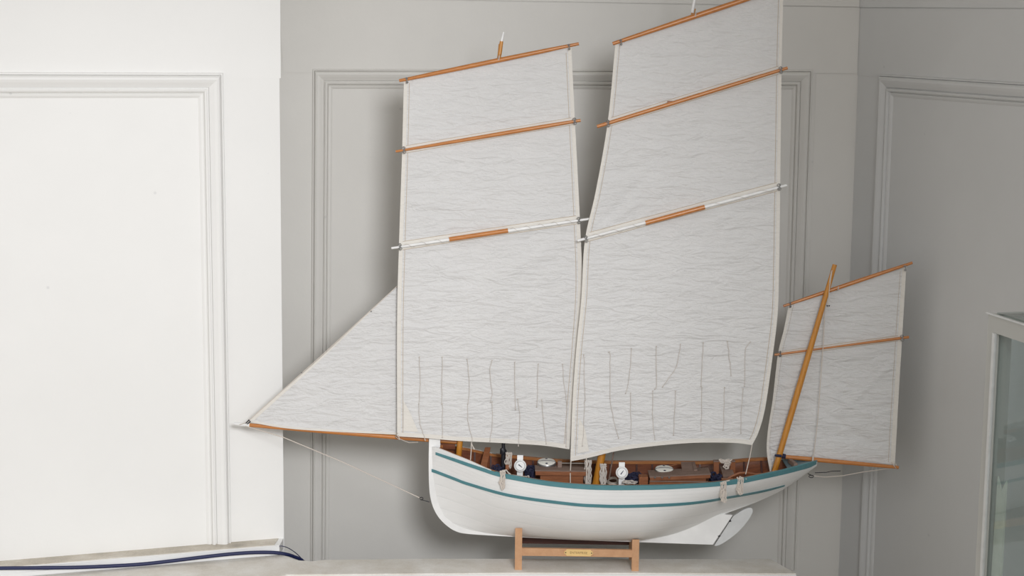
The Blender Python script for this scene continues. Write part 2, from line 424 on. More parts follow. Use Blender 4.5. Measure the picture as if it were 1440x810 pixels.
# ------------------------------------------------------------------ glass case
pc = PY(1390, 441, 3.35)
dn = Vector((math.sin(math.radians(14)), -math.cos(math.radians(14)), 0))      # near-going direction of the visible side
df = Vector((math.cos(math.radians(14)), math.sin(math.radians(14)), 0))       # away to the right
CW, CL = 0.34, 0.62
gb = Vector((pc.x, pc.y, 0))
case = thing('glass_display_case', (pc.x, pc.y, 0), 'grey framed glass display case standing at the right edge by the panelled wall', 'display case')
zc = pc.z; zb_ = 0.62; st = 0.034
def cbox(name, o_, a, b_, h, z, mat, parent=case):
    """box from corner o_ (dn, df offsets), size a along dn, b_ along df, height h at z"""
    p = gb + dn * o_[0] + df * o_[1]; mb = MB()
    mb.prism([lv(p, z), lv(p + dn * a, z), lv(p + dn * a + df * b_, z), lv(p + df * b_, z)], (0, 0, h)); return mb.build(name, mat, parent)
for i_, (a_, b2) in enumerate([(0, 0), (CL - st, 0), (0, CW - st), (CL - st, CW - st)]):
    cbox('corner_post', (a_, b2), st, st, zc - zb_ - 0.0, zb_, 'case')
for z_, n_ in ((zc - st, 'top_rail'), (zb_, 'bottom_rail')):
    for (a_, b2, la, lb) in [(st, 0, CL - 2 * st, st), (st, CW - st, CL - 2 * st, st), (0, st, st, CW - 2 * st), (CL - st, st, st, CW - 2 * st)]:
        cbox(n_, (a_, b2), la, lb, st, z_, 'case')
for b2 in (0.006, CW - 0.010):
    cbox('glass_pane', (st, b2), CL - 2 * st, 0.004, zc - zb_ - 2 * st, zb_ + st, 'glass')
for a_ in (0.006, CL - 0.010):
    cbox('glass_pane', (a_, st), 0.004, CW - 2 * st, zc - zb_ - 2 * st, zb_ + st, 'glass')
bead = cbox('glazing_bead', (st - 0.009, -0.004), 0.009, 0.006, zc - zb_ - 2 * st, zb_ + st, 'caseedge')
lid = cbox('lid', (0.012, 0.012), CL - .024, CW - .024, 0.004, zc, 'glass')
cbox('lid_edge', (-0.004, -0.004), CL + .008, .006, 0.003, zc, 'caseedge')
cbox('case_base', (0, 0), CL, CW, zb_, 0.0, 'case')
cbox('case_floor', (st, st), CL - 2 * st, CW - 2 * st, 0.006, zb_ + .001, 'board')
# pale strip modelled in place of a reflection on the case glass
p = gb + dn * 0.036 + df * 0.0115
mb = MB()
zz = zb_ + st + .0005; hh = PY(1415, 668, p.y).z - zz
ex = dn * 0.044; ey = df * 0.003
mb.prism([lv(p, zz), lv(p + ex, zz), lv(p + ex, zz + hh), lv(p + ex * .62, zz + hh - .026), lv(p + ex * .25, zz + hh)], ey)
props(mb.build('reflection_strip', 'board'), 'pale greenish notched strip standing in for a reflection in the case glass', 'reflection stand-in')

# ================================================================== the boat
base = PY(812, 757, YC)
boat = thing('model_sailing_boat', (base.x, YC, base.z), 'white hulled wooden model lugger with teal rails and cream cloth sails, resting on its stand', 'model boat')

# station tables in photo px along the hull: near gunwale height, half beam, body bottom, lower strake
G = [(606, 628), (615, 630), (628, 635), (640, 640), (660, 648), (680, 657), (692, 662), (706, 665.8), (720, 668.5), (770, 677.2), (820, 681.8), (860, 683.2), (900, 683), (940, 682.2), (1000, 679), (1040, 673.5), (1060, 669.5), (1100, 661), (1125, 654), (1140, 650), (1149, 648)]
Bm = [(606, .002), (610, .010), (615, .017), (628, .032), (640, .045), (660, .062), (680, .077), (692, .085), (720, .098), (770, .112), (820, .119), (860, .120), (900, .119), (940, .116), (1000, .104), (1040, .092), (1070, .080), (1100, .063), (1125, .043), (1140, .025), (1149, .004)]
BT = [(606, 690), (612, 712), (620, 727), (632, 739), (648, 746), (680, 750), (725, 753.5), (800, 757), (880, 758), (920, 757), (950, 753), (979, 745), (1005, 733.5), (1028, 722.5), (1060, 710.5), (1085, 700), (1107, 688.5), (1130, 672), (1149, 655)]
SK = [(606, 661), (612, 663.5), (640, 675), (660, 682.5), (720, 698.2), (800, 708.8), (840, 711.5), (880, 712.2), (960, 709.8), (1000, 707), (1040, 702.8), (1080, 696), (1107, 690)]
def sm(tab, n=6):
    return smooth_poly(tab, n)
Gs, Bs, SKs = sm(G), sm(Bm), sm(SK); BTs = sm(BT)
PXS = [606 + (1149 - 606) * k / 96 for k in range(97)]
PXS = [606, 607.5, 609, 611] + PXS[1:]; PXS.sort()
# stations as world values
ST = []
for x in PXS:
    b_ = max(.0015, interp(Bs, x)); g_ = PY(x, interp(Gs, x), YC - b_)
    zb = PY(x, interp(BTs, x), YC).z
    Xc = g_.x
    ST.append([Xc, g_.z, b_, zb])
ZGt = [(s_[0], s_[1]) for s_ in ST]; BTt = [(s_[0], s_[2]) for s_ in ST]; ZBt = [(s_[0], s_[3]) for s_ in ST]
X0, X1 = ST[0][0], ST[-1][0]
def pq(X):
    t = (X - X0) / (X1 - X0)
    p_ = interp([(0, 1.15), (.08, 1.35), (.2, 1.9), (.4, 2.7), (.6, 2.7), (.75, 2.0), (.88, 1.5), (1, 1.3)], t)
    q_ = interp([(0, 1.0), (.08, .95), (.2, .72), (.4, .55), (.55, .62), (.68, 1.4), (.76, 1.6), (.85, 1.15), (1, .8)], t)
    return p_, q_
def hy(X, z):
    zg, b_, zb = interp(ZGt, X), interp(BTt, X), interp(ZBt, X)
    s_ = min(1, max(0, (zg - z) / (zg - zb))); p_, q_ = pq(X)
    return b_ * max(0, 1 - s_ ** p_) ** q_ + 0.0016
NS = 26
mb = MB(); uv = []
for side in (-1, 1):
    off = len(mb.v); vs = []
    for X, zg, b_, zb in ST:
        for k in range(NS + 1):
            s_ = math.sin(math.pi / 2 * k / NS); z = zg + (zb - zg) * s_
            vs.append(Vector((X, YC + side * hy(X, z), z)))
            # plank coordinate: narrow planks above the strake, wide below
            uv.append((X * 4, (zg - z) / 0.0095 + 0.3 if zg - z < .05 else (zg - z) / 0.03 + 3.9))
    fs = []
    for i in range(len(ST) - 1):
        for k in range(NS):
            a, b2, c, d = i * (NS + 1) + k, i * (NS + 1) + k + 1, (i + 1) * (NS + 1) + k + 1, (i + 1) * (NS + 1) + k
            fs.append((a, b2, c, d) if side == -1 else (d, c, b2, a))
    mb.add(vs, fs)
# inner skin, 4 mm inside, down to below the deck
NI = 6; DK = 0.047; TH = 0.0042
def hin(X, z): return max(0.0006, hy(X, z) - TH)
o_in = len(mb.v)
for side in (-1, 1):
    vs = []; 
    for X, zg, b_, zb in ST:
        for k in range(NI + 1):
            z = max(zg - DK * 1.05 * k / NI, zb + .002)
            vs.append(Vector((X, YC + side * hin(X, z), z))); uv.append((0, 0.5))
    fs = []
    for i in range(len(ST) - 1):
        for k in range(NI):
            a, b2, c, d = i * (NI + 1) + k, i * (NI + 1) + k + 1, (i + 1) * (NI + 1) + k + 1, (i + 1) * (NI + 1) + k
            fs.append((d, c, b2, a) if side == -1 else (a, b2, c, d))
    mb.add(vs, fs, 1)
hull = mb.build('hull', ['hull', 'inner'], boat, smooth=True, uv=uv)

# keel, stem and skeg: one white backbone
out = [(603.4, 617), (602.8, 650), (603.3, 680), (605, 698), (609, 713), (616.5, 727), (628, 739), (641, 747), (660, 751), (725, 755), (800, 759), (900, 762.5), (1002.5, 766)]
inn = [(1030, 724.5), (1015, 723), (979, 732), (950, 740), (880, 752), (725, 749), (660, 744), (640, 738), (625, 727), (618, 712), (613, 695), (612, 665), (612, 633), (619, 629), (619, 617.5)]
mb = MB(); po = [PY(x, y, YC - .006) for x, y in smooth_poly(out, 4)] + [PY(x, y, YC - .005) for x, y in inn]
po = [Vector((p.x, YC - .006, p.z)) for p in po]
mb.prism(po, (0, .012, 0)); mb.build('keel', 'keel', hull)

def band(name, top, bot, th, mat, parent, both=True):
    """strip lying on the hull side between two px lines"""
    tp, bt = sm(top), sm(bot); mb = MB(); xs = []
    x = top[0][0]
    while x < top[-1][0] + .01: xs.append(x); x += (top[-1][0] - top[0][0]) / 80
    R = []
    for x in xs:
        b_ = interp(Bs, x); zt_ = PY(x, interp(tp, x), YC - b_).z; zb_2 = PY(x, interp(bt, x), YC - b_).z; X = PY(x, interp(tp, x), YC - b_).x
        R.append((X, zt_, zb_2))
    for side in ((-1, 1) if both else (-1,)):
        vs = []
        for X, a, b2 in R:
            ya, yb = hy(X, a), hy(X, b2)
            vs += [(X, YC + side * (ya - .001), a), (X, YC + side * (ya + th), a - .0004), (X, YC + side * (yb + th), b2 + .0006), (X, YC + side * (yb - .001), b2)]
        n = len(R); fs = []
        for i in range(n - 1):
            for k in range(4):
                k2 = (k + 1) % 4; f_ = (i * 4 + k, i * 4 + k2, (i + 1) * 4 + k2, (i + 1) * 4 + k)
                fs.append(f_ if side == -1 else tuple(reversed(f_)))
        fs += [(0, 3, 2, 1), tuple((n - 1) * 4 + k for k in range(4))]
        mb.add(vs, fs)
    return mb.build(name, mat, parent, smooth=False)
TB = [(612.5, 635.5), (640, 644.5), (660, 651.3), (680, 657.8), (692, 661.8)] + [(x, y + .2) for x, y in G[7:-1]] + [(1148, 649)]
TL = [(612.5, 639.5), (640, 649.5), (660, 656.5), (680, 663.3), (692, 667.4), (706, 671.3), (720, 674.5), (770, 683), (820, 687.7), (860, 689), (900, 688.8), (940, 687.8), (1000, 684.5), (1040, 680.3), (1060, 676.7), (1100, 668.5), (1125, 662.5), (1140, 658.5), (1148, 653)]
band('rubbing_strake', TB, TL, .0026, 'teal', hull)
band('lower_strake', [(x, y - 2.4) for x, y in SK], [(x, y + 2.4) for x, y in SK[:-1]] + [(1107, 691)], .0022, 'teal', hull)

# rail caps
def cap(name, y0, y1, zo, th, mat, xa, xb, parent, sides=(-1, 1)):
    mb = MB()
    for side in sides:
        P = [s_ for s_ in ST if xa <= s_[0] <= xb]; vs = []; n = len(P)
        for X, zg, b_, zb in P:
            o = hy(X, zg); yi = max(.0008, o + y0); yo = max(.0012, o + y1)
            vs += [(X, YC + side * yi, zg + zo), (X, YC + side * yo, zg + zo), (X, YC + side * yo, zg + zo - th), (X, YC + side * yi, zg + zo - th)]
        fs = []
        for i in range(n - 1):
            for k in range(4):
                k2 = (k + 1) % 4; f_ = (i * 4 + k, i * 4 + k2, (i + 1) * 4 + k2, (i + 1) * 4 + k)
                fs.append(f_ if side == 1 else tuple(reversed(f_)))
        fs += [(0, 1, 2, 3) , tuple((n - 1) * 4 + 3 - k for k in range(4))]
        mb.add(vs, fs)
    return mb.build(name, mat, parent)
Xp = lambda x: interp(list(zip(PXS, [s_[0] for s_ in ST])), x)
cap('rail_cap', -.0050, .0022, .0012, .0022, 'teal', Xp(693), X1, hull, (-1,))
cap('far_rail_cap', -.0060, .0016, .0012, .0022, 'inwale', Xp(693), X1, hull, (1,))
cap('bow_rail_cap', -.0046, .0006, .0010, .0015, 'white', X0, Xp(694), hull)
cap('inwale', -.0095, -.0040, .0008, .0062, 'inwale', Xp(613), Xp(1098), hull)

# deck, stanchions
P = [s_ for s_ in ST if Xp(612) <= s_[0] <= Xp(1140)]
def deckz(X): return interp(ZGt, X) - DK
mb = MB(); vs = []; 
for X, zg, b_, zb in P:
    z = max(zg - DK, zb + .01); vs += [(X, YC - hin(X, z) - .001, z), (X, YC + hin(X, z) + .001, z)]
n = len(P); fs = [(2 * i, 2 * i + 2, 2 * i + 3, 2 * i + 1) for i in range(n - 1)]
lo = [(x, y, z - .003) for x, y, z in vs]; vs2 = vs + lo
fs += [(2 * n + 2 * i + 1, 2 * n + 2 * i + 3, 2 * n + 2 * i + 2, 2 * n + 2 * i) for i in range(n - 1)]
mb.add(vs2, fs); mb.build('deck', 'deck', boat)
for x in range(640, 1100, 22):
    X = Xp(x + (x % 7)); zg = interp(ZGt, X); y1 = hin(X, zg - .006); y2 = hin(X, zg - DK); mb = MB()
    mb.prism([(X - .0022, YC + (y1 - .0042), zg - .005), (X + .0022, YC + (y1 - .0042), zg - .005), (X + .0022, YC + (y2 - .0042), zg - DK), (X - .0022, YC + (y2 - .0042), zg - DK)], (0, .0045, 0))
    mb.build('stanchion', 'dark', hull)

# blue-grey stern deck with dark front edge
mb = MB(); P = [s_ for s_ in ST if Xp(1106) <= s_[0] <= X1]; vs = []
for X, zg, b_, zb in P:
    z = zg - .004; vs += [(X, YC - hin(X, z) - .002, z), (X, YC + hin(X, z) + .002, z)]
n = len(P); lo = [(x, y, z - .003) for x, y, z in vs]
fs = [(2 * i, 2 * i + 2, 2 * i + 3, 2 * i + 1) for i in range(n - 1)] + [(2 * n + 2 * i + 1, 2 * n + 2 * i + 3, 2 * n + 2 * i + 2, 2 * n + 2 * i) for i in range(n - 1)] + [(0, 1, 2 * n + 1, 2 * n)]
mb.add(vs + lo, fs); sdk = mb.build('stern_deck', 'tealdeck', boat)
a = PY(1112, 647, YC + .02); b2 = PY(1122, 659.5, YC - .028)
zdk = interp(ZGt, a.x) - .004
a = PZ(1110.5, 647.5, zdk + .006); b2 = PZ(1119, 654.6, zdk + .006)
mb = MB(); dx = (b2 - a); X_ = dx.normalized(); Yv = Vector((0, 0, 1)).cross(X_).normalized()
mb.box((a + b2) / 2, dx.length / 2, .0048, .0055, (X_, Yv, X_.cross(Yv))); mb.build('stern_block', 'greywood', boat)

# rudder
rp = [(1004.5, 766.3), (1007, 767), (1014, 764.5), (1025, 757.5), (1038, 747), (1048, 736), (1055, 726), (1058, 719), (1057.5, 714.8), (1054, 713.5), (1046, 716), (1036, 722), (1030.5, 726)]
rp = [PY(x, y, YC) for x, y in smooth_poly(rp, 3)]
mb = MB(); mb.prism([Vector((p.x, YC - .004, p.z)) for p in rp], (0, .008, 0)); rud = mb.build('rudder', 'rudder', boat)
for x, y in ((1027, 732.5), (1011.5, 753.5)):
    mb = MB(); p = PY(x, y, YC - .005); t = Vector((.8, 0, .35)).normalized(); mb.tube([p - t * .0035, p + t * .002], [.0018, .0026], 8); mb.build('pintle', 'black', rud)

# ------------------------------------------------------------------ spars and masts
def spar(name, a, b_, Y, r, mat, parent, Y2=None, seg=12):
    p, q_ = PY(a[0], a[1], Y), PY(b_[0], b_[1], Y if Y2 is None else Y2); k = len(r); mb = MB()
    mb.tube([p + (q_ - p) * (i / (k - 1)) for i in range(k)], r, seg); return mb.build(name, mat, parent, smooth=True)
PXM = 0.00176
spar('foremast', (643.5, 655), (703.8, 62), YC, [.0072, .0070, .0066, .0060, .0052, .0045], 'mast', boat)
spar('foremast_head', (702.6, 77), (705.3, 58), YC - .004, [.0048, .0043], 'mast', boat)
spar('foremast_tip', (705.0, 60), (708.4, 45), YC - .004, [.0036, .0028, .0024], 'white', boat)
spar('mainmast', (836, 690), (976, 12), YC, [.0098, .0092, .0080, .0068, .0055, .0045], 'mast', boat)
spar('mainmast_tip', (973.5, 18), (981, -24), YC - .004, [.0042, .0032, .0025], 'white', boat)
spar('mizzen_mast', (1085.5, 676), (1174, 372), YC - .008, [.0072, .0075, .0078, .0078, .0074, .0068, .0062, .0056], 'mast', boat)
spar('bowsprit', (648, 622.2), (349, 597.6), YC + .014, [.0052, .0060, .0060, .0056, .0048], 'spar', boat)
spar('bowsprit_tip', (351, 597.8), (329.5, 595.8), YC + .014, [.0049, .0048, .0046, .0038], 'white', boat)

# ------------------------------------------------------------------ sails
def coons(L_, R_, T_, B_, u, v):
    l, r_, t, b_ = lerp_poly(L_, v), lerp_poly(R_, v), lerp_poly(T_, u), lerp_poly(B_, u)
    c = []
    for i in range(2):
        c.append((1 - u) * l[i] + u * r_[i] + (1 - v) * t[i] + v * b_[i]
                 - ((1 - u) * (1 - v) * T_[0][i] + u * (1 - v) * T_[-1][i] + (1 - u) * v * B_[0][i] + u * v * B_[-1][i]))
    return c
class Sail:
    def __init__(s, L_, R_, T_, B_, Y, belly=0.01, seed=0, amp=.0018, Yb=None, folds=()):
        s.L, s.R, s.T, s.B = [smooth_poly(q_, 8) if len(q_) > 2 else q_ for q_ in (L_, R_, T_, B_)]
        s.Y, s.Yb, s.belly, s.seed, s.amp, s.folds = Y, (Y if Yb is None else Yb), belly, seed, amp, folds
    def pt(s, u, v, off=0.0):
        x, y = coons(s.L, s.R, s.T, s.B, u, v)
        Y = s.Y + (s.Yb - s.Y) * v
        p = PY(x, y, Y)
        e = min(1, min(u, 1 - u) * 12 + .15) * min(1, min(v, 1 - v) * 14 + .15)
        w_ = noise.noise(Vector((p.x * 7 + s.seed, p.z * 34 + p.x * 3, s.seed))) + .6 * noise.noise(Vector((p.x * 16 + s.seed, p.z * 80 - p.x * 6, s.seed + 3))) + .5 * noise.noise(Vector((p.x * 30, p.z * 26, s.seed + 9)))
        d = -s.belly * math.sin(math.pi * min(max(u, 0), 1)) * math.sin(math.pi * min(max(v, 0), 1)) + s.amp * w_ * e
        for (ax, ay, bx, by, wd, am) in s.folds:       # long soft creases, px line a-b
            vx, vy = bx - ax, by - ay; L2 = vx * vx + vy * vy
            t = ((x - ax) * vx + (y - ay) * vy) / L2
            if -.1 < t < 1.1:
                dist = abs((x - ax) * vy - (y - ay) * vx) / math.sqrt(L2)
                d += am * math.exp(-(dist / wd) ** 2) * max(0, math.sin(math.pi * min(max((t + .1) / 1.2, 0), 1)))
        return Vector((p.x, p.y + d + off, p.z))
    def patch(s, name, mat, parent, u0_, u1, v0, v1, nu, nv, off, th):
        mb = MB(); A = []
        for j in range(nv + 1):
            for i in range(nu + 1):
                A.append(s.pt(u0_ + (u1 - u0_) * i / nu, v0 + (v1 - v0) * j / nv, off))
        n = len(A); Bk = [p + Vector((0, th, 0)) for p in A]; w_ = nu + 1; fs = []
        for j in range(nv):
            for i in range(nu):
                a = j * w_ + i; f_ = (a, a + w_, a + w_ + 1, a + 1); fs.append(f_); fs.append(tuple(n + k for k in reversed(f_)))
        rim = [i for i in range(w_)] + [j * w_ + nu for j in range(1, nv + 1)] + [nv * w_ + i for i in range(nu - 1, -1, -1)] + [j * w_ for j in range(nv - 1, 0, -1)]
        for i in range(len(rim)):
            a, b_ = rim[i], rim[(i + 1) % len(rim)]; fs.append((a, b_, n + b_, n + a))
        mb.add(A + Bk, fs); return mb.build(name, mat, parent, smooth=True)
    def make(s, name, parent, nu, nv, tl=.03, tr=.03, foot=.012, head=0.0):
        o = s.patch(name, 'sail', parent, 0, 1, 0, 1, nu, nv, 0, .0007)
        if tl:
            s.patch('luff_tape', 'tape', o, -.002, tl * .62, -.001, 1.001, 3, nv, -.0011, .0014)
            s.patch('stitching', 'stitch', o, tl * .92, tl * .92 + .0030, 0.01, .99, 1, nv, -.0005, .0006)
        if tr:
            s.patch('leech_tape', 'tape', o, 1 - tr * .62, 1.002, -.001, 1.001, 3, nv, -.0011, .0014)
            s.patch('stitching', 'stitch', o, 1 - tr * .92 - .0030, 1 - tr * .92, 0.01, .99, 1, nv, -.0005, .0006)
        if foot: s.patch('foot_tape', 'tape', o, 0, 1, 1 - foot, 1.001, nu, 2, -.0012, .0015)
        if head: s.patch('head_tape', 'tape', o, 0, 1, 0, head, nu, 2, -.0012, .0015)
        return o
def hull_pts(sail, px, Y0=None):
    return None

# sails built panel by panel as one cloth: the fore lug
fore = Sail([(568.5, 113), (566, 213), (561.5, 348), (559, 450), (559, 613)],
            [(803, 67), (808, 170), (815, 309), (818, 400), (813, 480), (806, 560), (800.5, 631)],
            [(568.5, 113), (803, 67)], [(559, 613), (600, 615.5), (640, 619), (700, 622), (760, 625.5), (800.5, 631)], YF, -.004, 1.3,
            folds=[(570, 190, 800, 175, 3, -.0012), (570, 362, 700, 340, 4, .0015), (640, 420, 815, 330, 8, -.002), (620, 480, 690, 505, 5, .0012)])
fs_o = fore.make('foresail', boat, 110, 190, .032, .032, .010)
main = Sail([(866, 60), (855, 172), (838, 270), (823, 338), (818, 420), (811, 490), (806, 560), (802.5, 648)],
            [(1101, -18), (1098.5, 98), (1096.5, 262), (1095, 370), (1093, 440), (1086, 500), (1076, 570), (1067, 605), (1057.5, 625)],
            [(866, 60), (1101, -18)], [(802.5, 648), (830, 642.5), (870, 633), (920, 626.5), (975, 622), (1030, 622), (1057.5, 625)], YM, -.004, 5.1,
            folds=[(826, 335, 925, 232, 6, .0035), (826, 335, 900, 285, 4, -.0028), (850, 250, 960, 210, 9, .003), (1096, 265, 960, 330, 8, -.002), (1095, 105, 1030, 170, 8, .002), (860, 165, 1000, 120, 5, .002), (1090, 450, 1000, 520, 9, .002)])
ms_o = main.make('mainsail', boat, 110, 190, .026, .026, .009)
miz = Sail([(1109.5, 428), (1102, 465), (1094, 499), (1087, 560), (1080, 605), (1078.5, 635), (1083, 664)],
           [(1274, 376), (1268, 477), (1263, 560), (1258, 653)],
           [(1109.5, 428), (1274, 376)], [(1083, 664), (1100, 646), (1180, 649), (1258, 653)], YZ, -.003, 9.7, amp=.0022,
           folds=[(1130, 540, 1260, 600, 4, -.003), (1130, 560, 1250, 640, 5, .003), (1265, 500, 1180, 585, 4, -.0025), (1140, 520, 1230, 560, 4, .0025), (1150, 612, 1250, 625, 3, .002)])
mz_o = miz.make('mizzen_sail', boat, 70, 130, .045, .05, 0)
jib = Sail([(556.5, 404), (450, 504), (349, 593)], [(559, 406), (559.5, 500), (560, 611)], [(556.5, 404), (559, 406)],
           [(349, 593), (400, 602), (460, 607), (560, 612.5)], YJ, -.003, 12.2, amp=.0014,
           folds=[(360, 594, 540, 510, 4, .001), (375, 592, 500, 603, 3, .0015)])
jb_o = jib.make('jib', boat, 60, 110, .0, .0, .012)
jib.patch('leading_tape', 'tape', jb_o, -.006, .025, 0.003, 1, 2, 110, -.0012, .0016)
for x, y in ((424, 524), (522, 438)):
    mb = MB(); p = PY(x, y, YJ - .003); mb.lathe(p, (0, 1, 0), [(.0012, -.001), (.0018, 0), (.0012, .001)], 10); mb.build('grommet', 'metal', jb_o)
def pocket(s, o_, a, b_, up, dn):
    # doubled cloth strip along a batten, bounded by two rows of stitching
    def vat(u, yofs):
        lo_, hi_ = 0.0, 1.0
        for _ in range(22):
            m_ = (lo_ + hi_) / 2; x, y = coons(s.L, s.R, s.T, s.B, u, m_)
            yl = a[1] + (b_[1] - a[1]) * (x - a[0]) / (b_[0] - a[0]) + yofs
            if y < yl: lo_ = m_
            else: hi_ = m_
        return (lo_ + hi_) / 2
    def strip(name, y0, y1, off, th, mat):
        mb = MB(); A = []; nu = 80
        for j in (0, .5, 1):
            for i in range(nu + 1):
                u = .015 + .97 * i / nu; A.append(s.pt(u, vat(u, y0 + (y1 - y0) * j), off))
        n = len(A); w_ = nu + 1; B2 = [p + Vector((0, th, 0)) for p in A]; fs = []
        for j in range(2):
            for i in range(nu): k = j * w_ + i; fs += [(k, k + w_, k + w_ + 1, k + 1), (n + k + 1, n + k + w_ + 1, n + k + w_, n + k)]
        rim = list(range(w_)) + [w_ + nu, 2 * w_ + nu] + [2 * w_ + i for i in range(nu - 1, -1, -1)] + [w_]
        for i in range(len(rim)): p_, q_ = rim[i], rim[(i + 1) % len(rim)]; fs.append((p_, q_, n + q_, n + p_))
        mb.add(A + B2, fs); mb.build(name, mat, o_, smooth=True)
    strip('batten_pocket', -up, dn, -.0009, .0012, 'tape')
    strip('stitching', -up - .7, -up + .1, -.0011, .0010, 'stitch'); strip('stitching', dn - .1, dn + .7, -.0011, .0010, 'stitch')
pocket(fore, fs_o, (566, 211.6), (808, 170.6), 5.5, 4); pocket(fore, fs_o, (562, 347.5), (815, 310), 7, 4)
pocket(main, ms_o, (856, 173), (1098, 98.4), 6, 4.5); pocket(main, ms_o, (824, 335.5), (1096, 263), 7, 4.5)
pocket(miz, mz_o, (1095, 498.2), (1268, 475.3), 3.5, 3)
# bright corner patches
for s_, o_, u_, nm in ((fore, fs_o, (.035, .12), 'tack_patch'), (main, ms_o, (.035, .10), 'tack_patch')):
    mb = MB(); A = [s_.pt(u_[0], .90, -.0012), s_.pt(u_[0], .985, -.0012), s_.pt(u_[1], .985, -.0012), s_.pt(u_[0] + .035, .93, -.0012)]
    mb.prism(A, (0, .0004, 0)); mb.build(nm, 'tape', o_)

# yards and battens
def clip(x, y, Y, parent, r=.0038):
    mb = MB()
    for dx, dy in ((-.0005, .0045), (.001, -.0045)):
        p = PY(x, y, Y) + Vector((dx, 0, dy))
        ring = [p + Vector((math.cos(a) * r, -.0005 + .0008 * math.sin(2 * a), math.sin(a) * r * .9)) for a in [i * math.pi / 6 for i in range(13)]]
        mb.tube(ring, .0008, 6)
    mb.tube([PY(x, y, Y) + Vector((0, -.004, .007)), PY(x, y, Y) + Vector((0.0008, -.0045, 0)), PY(x, y, Y) + Vector((0, -.004, -.007))], .0011, 6)
    mb.build('clip', 'metal', parent, smooth=True)
y1 = spar('fore_yard', (561.5, 113.5), (814, 61.5), YF - .006, [.0036, .0050, .0056, .0056, .0050, .0036], 'spar', boat)
clip(572, 113, YF - .010, y1, .0022); clip(800, 66, YF - .010, y1, .0022)
y2 = spar('fore_upper_batten', (556.5, 213), (816.5, 169.2), YF - .007, [.0028, .0036, .0044, .0050, .0048, .0036], 'spar', boat)
clip(568, 211, YF - .012, y2); clip(808, 170.5, YF - .012, y2)
y3 = spar('fore_lower_batten', (550.5, 349), (831, 307.5), YF - .007, [.0027, .0036, .0042, .0042, .0038, .0028], 'white', boat)
spar('bare_section', (632, 336.6), (714.5, 324.2), YF - .0075, [.0056, .0057, .0056], 'spar', y3)
clip(562.5, 347, YF - .012, y3); clip(814, 310, YF - .012, y3)
y4 = spar('main_yard', (861.5, 61.5), (1112, -22), YM - .006, [.0042, .0054, .0062, .0064, .0058, .0045], 'spar', boat)
clip(873, 59.5, YM - .011, y4, .0024)
y5 = spar('main_upper_batten', (839.5, 178), (1107.5, 95.5), YM - .007, [.0042, .0048, .0050, .0050, .0046, .0036], 'spar', boat)
clip(855, 173.5, YM - .012, y5); clip(1098, 98.5, YM - .012, y5)
y6 = spar('main_lower_batten', (812, 338.5), (1106.5, 260.5), YM - .007, [.0032, .0038, .0040, .0042, .0040, .0032], 'white', boat)
spar('bare_section', (908, 313.6), (991, 291.2), YM - .0075, [.0057, .0059, .0057], 'spar', y6)
clip(824, 336, YM - .012, y6); clip(1095.5, 263, YM - .012, y6)
mb = MB(); p = PY(942, 143, YM - .003); mb.box(p, .006, .0015, .002); mb.build('batten_cleat', 'box', y5)
y7 = spar('mizzen_yard', (1101.5, 430.5), (1283, 369.5), YZ - .007, [.0030, .0040, .0050, .0050, .0044, .0034], 'spar', boat)
clip(1111, 428.5, YZ - .011, y7, .0020); clip(1272.5, 377, YZ - .011, y7, .0024)
y8 = spar('mizzen_batten', (1089, 499), (1278, 474), YZ - .005, [.0030, .0028, .0022, .0026, .0034, .0034], 'spar', boat)
clip(1097, 497.5, YZ - .010, y8, .0026); clip(1268.5, 475.5, YZ - .010, y8)
y9 = spar('mizzen_boom', (1097, 641.8), (1263.5, 657.3), YZ - .010, [.0050, .0058, .0056, .0050, .0040], 'spar', boat, Y2=YZ - .006)
spar('boom_collar', (1096.5, 640.8), (1104.5, 641.8), YZ - .0125, [.0058, .0062, .0058], 'navy', y9)
spar('boom_jaw', (1089.5, 640.3), (1099, 641.3), YZ - .030, [.0028, .0035, .0035], 'navy', y9)
# lashings round the yards
def lash(x, y, Y, parent, h=.011):
    mb = MB(); p = PY(x, y, Y)
    for k in range(2):
        ring = [p + Vector((.002 * k + .0012 * math.sin(a), -.0065 * math.cos(a), h * .62 * math.sin(a))) for a in [i * math.pi / 7 for i in range(15)]]
        mb.tube(ring, .0007, 6)
    mb.build('lashing', 'string', parent, smooth=True)
lash(701, 82, YF - .006, y1); lash(977, 21.5, YM - .006, y4); lash(1177.5, 405.5, YZ - .007, y7, .009)
# coil of thread wound along the white battens
def wind(y_, a, b_, Y, n):
    mb = MB(); pts = []
    p, q_ = PY(*a, Y), PY(*b_, Y)
    for i in range(n * 8 + 1):
        t = i / (n * 8); an = 2 * math.pi * i / 8
        pts.append(p + (q_ - p) * t + Vector((0, math.cos(an) * .0050, math.sin(an) * .0050)))
    mb.tube(pts, .00045, 5); mb.build('winding_thread', 'string', y_, smooth=True)
wind(y3, (716, 324), (812, 310), YF - .007, 5); wind(y3, (566, 346.8), (630, 337), YF - .007, 3); wind(y6, (993, 290.5), (1094, 263.8), YM - .007, 3); wind(y6, (830, 333.8), (906, 314), YM - .007, 3)

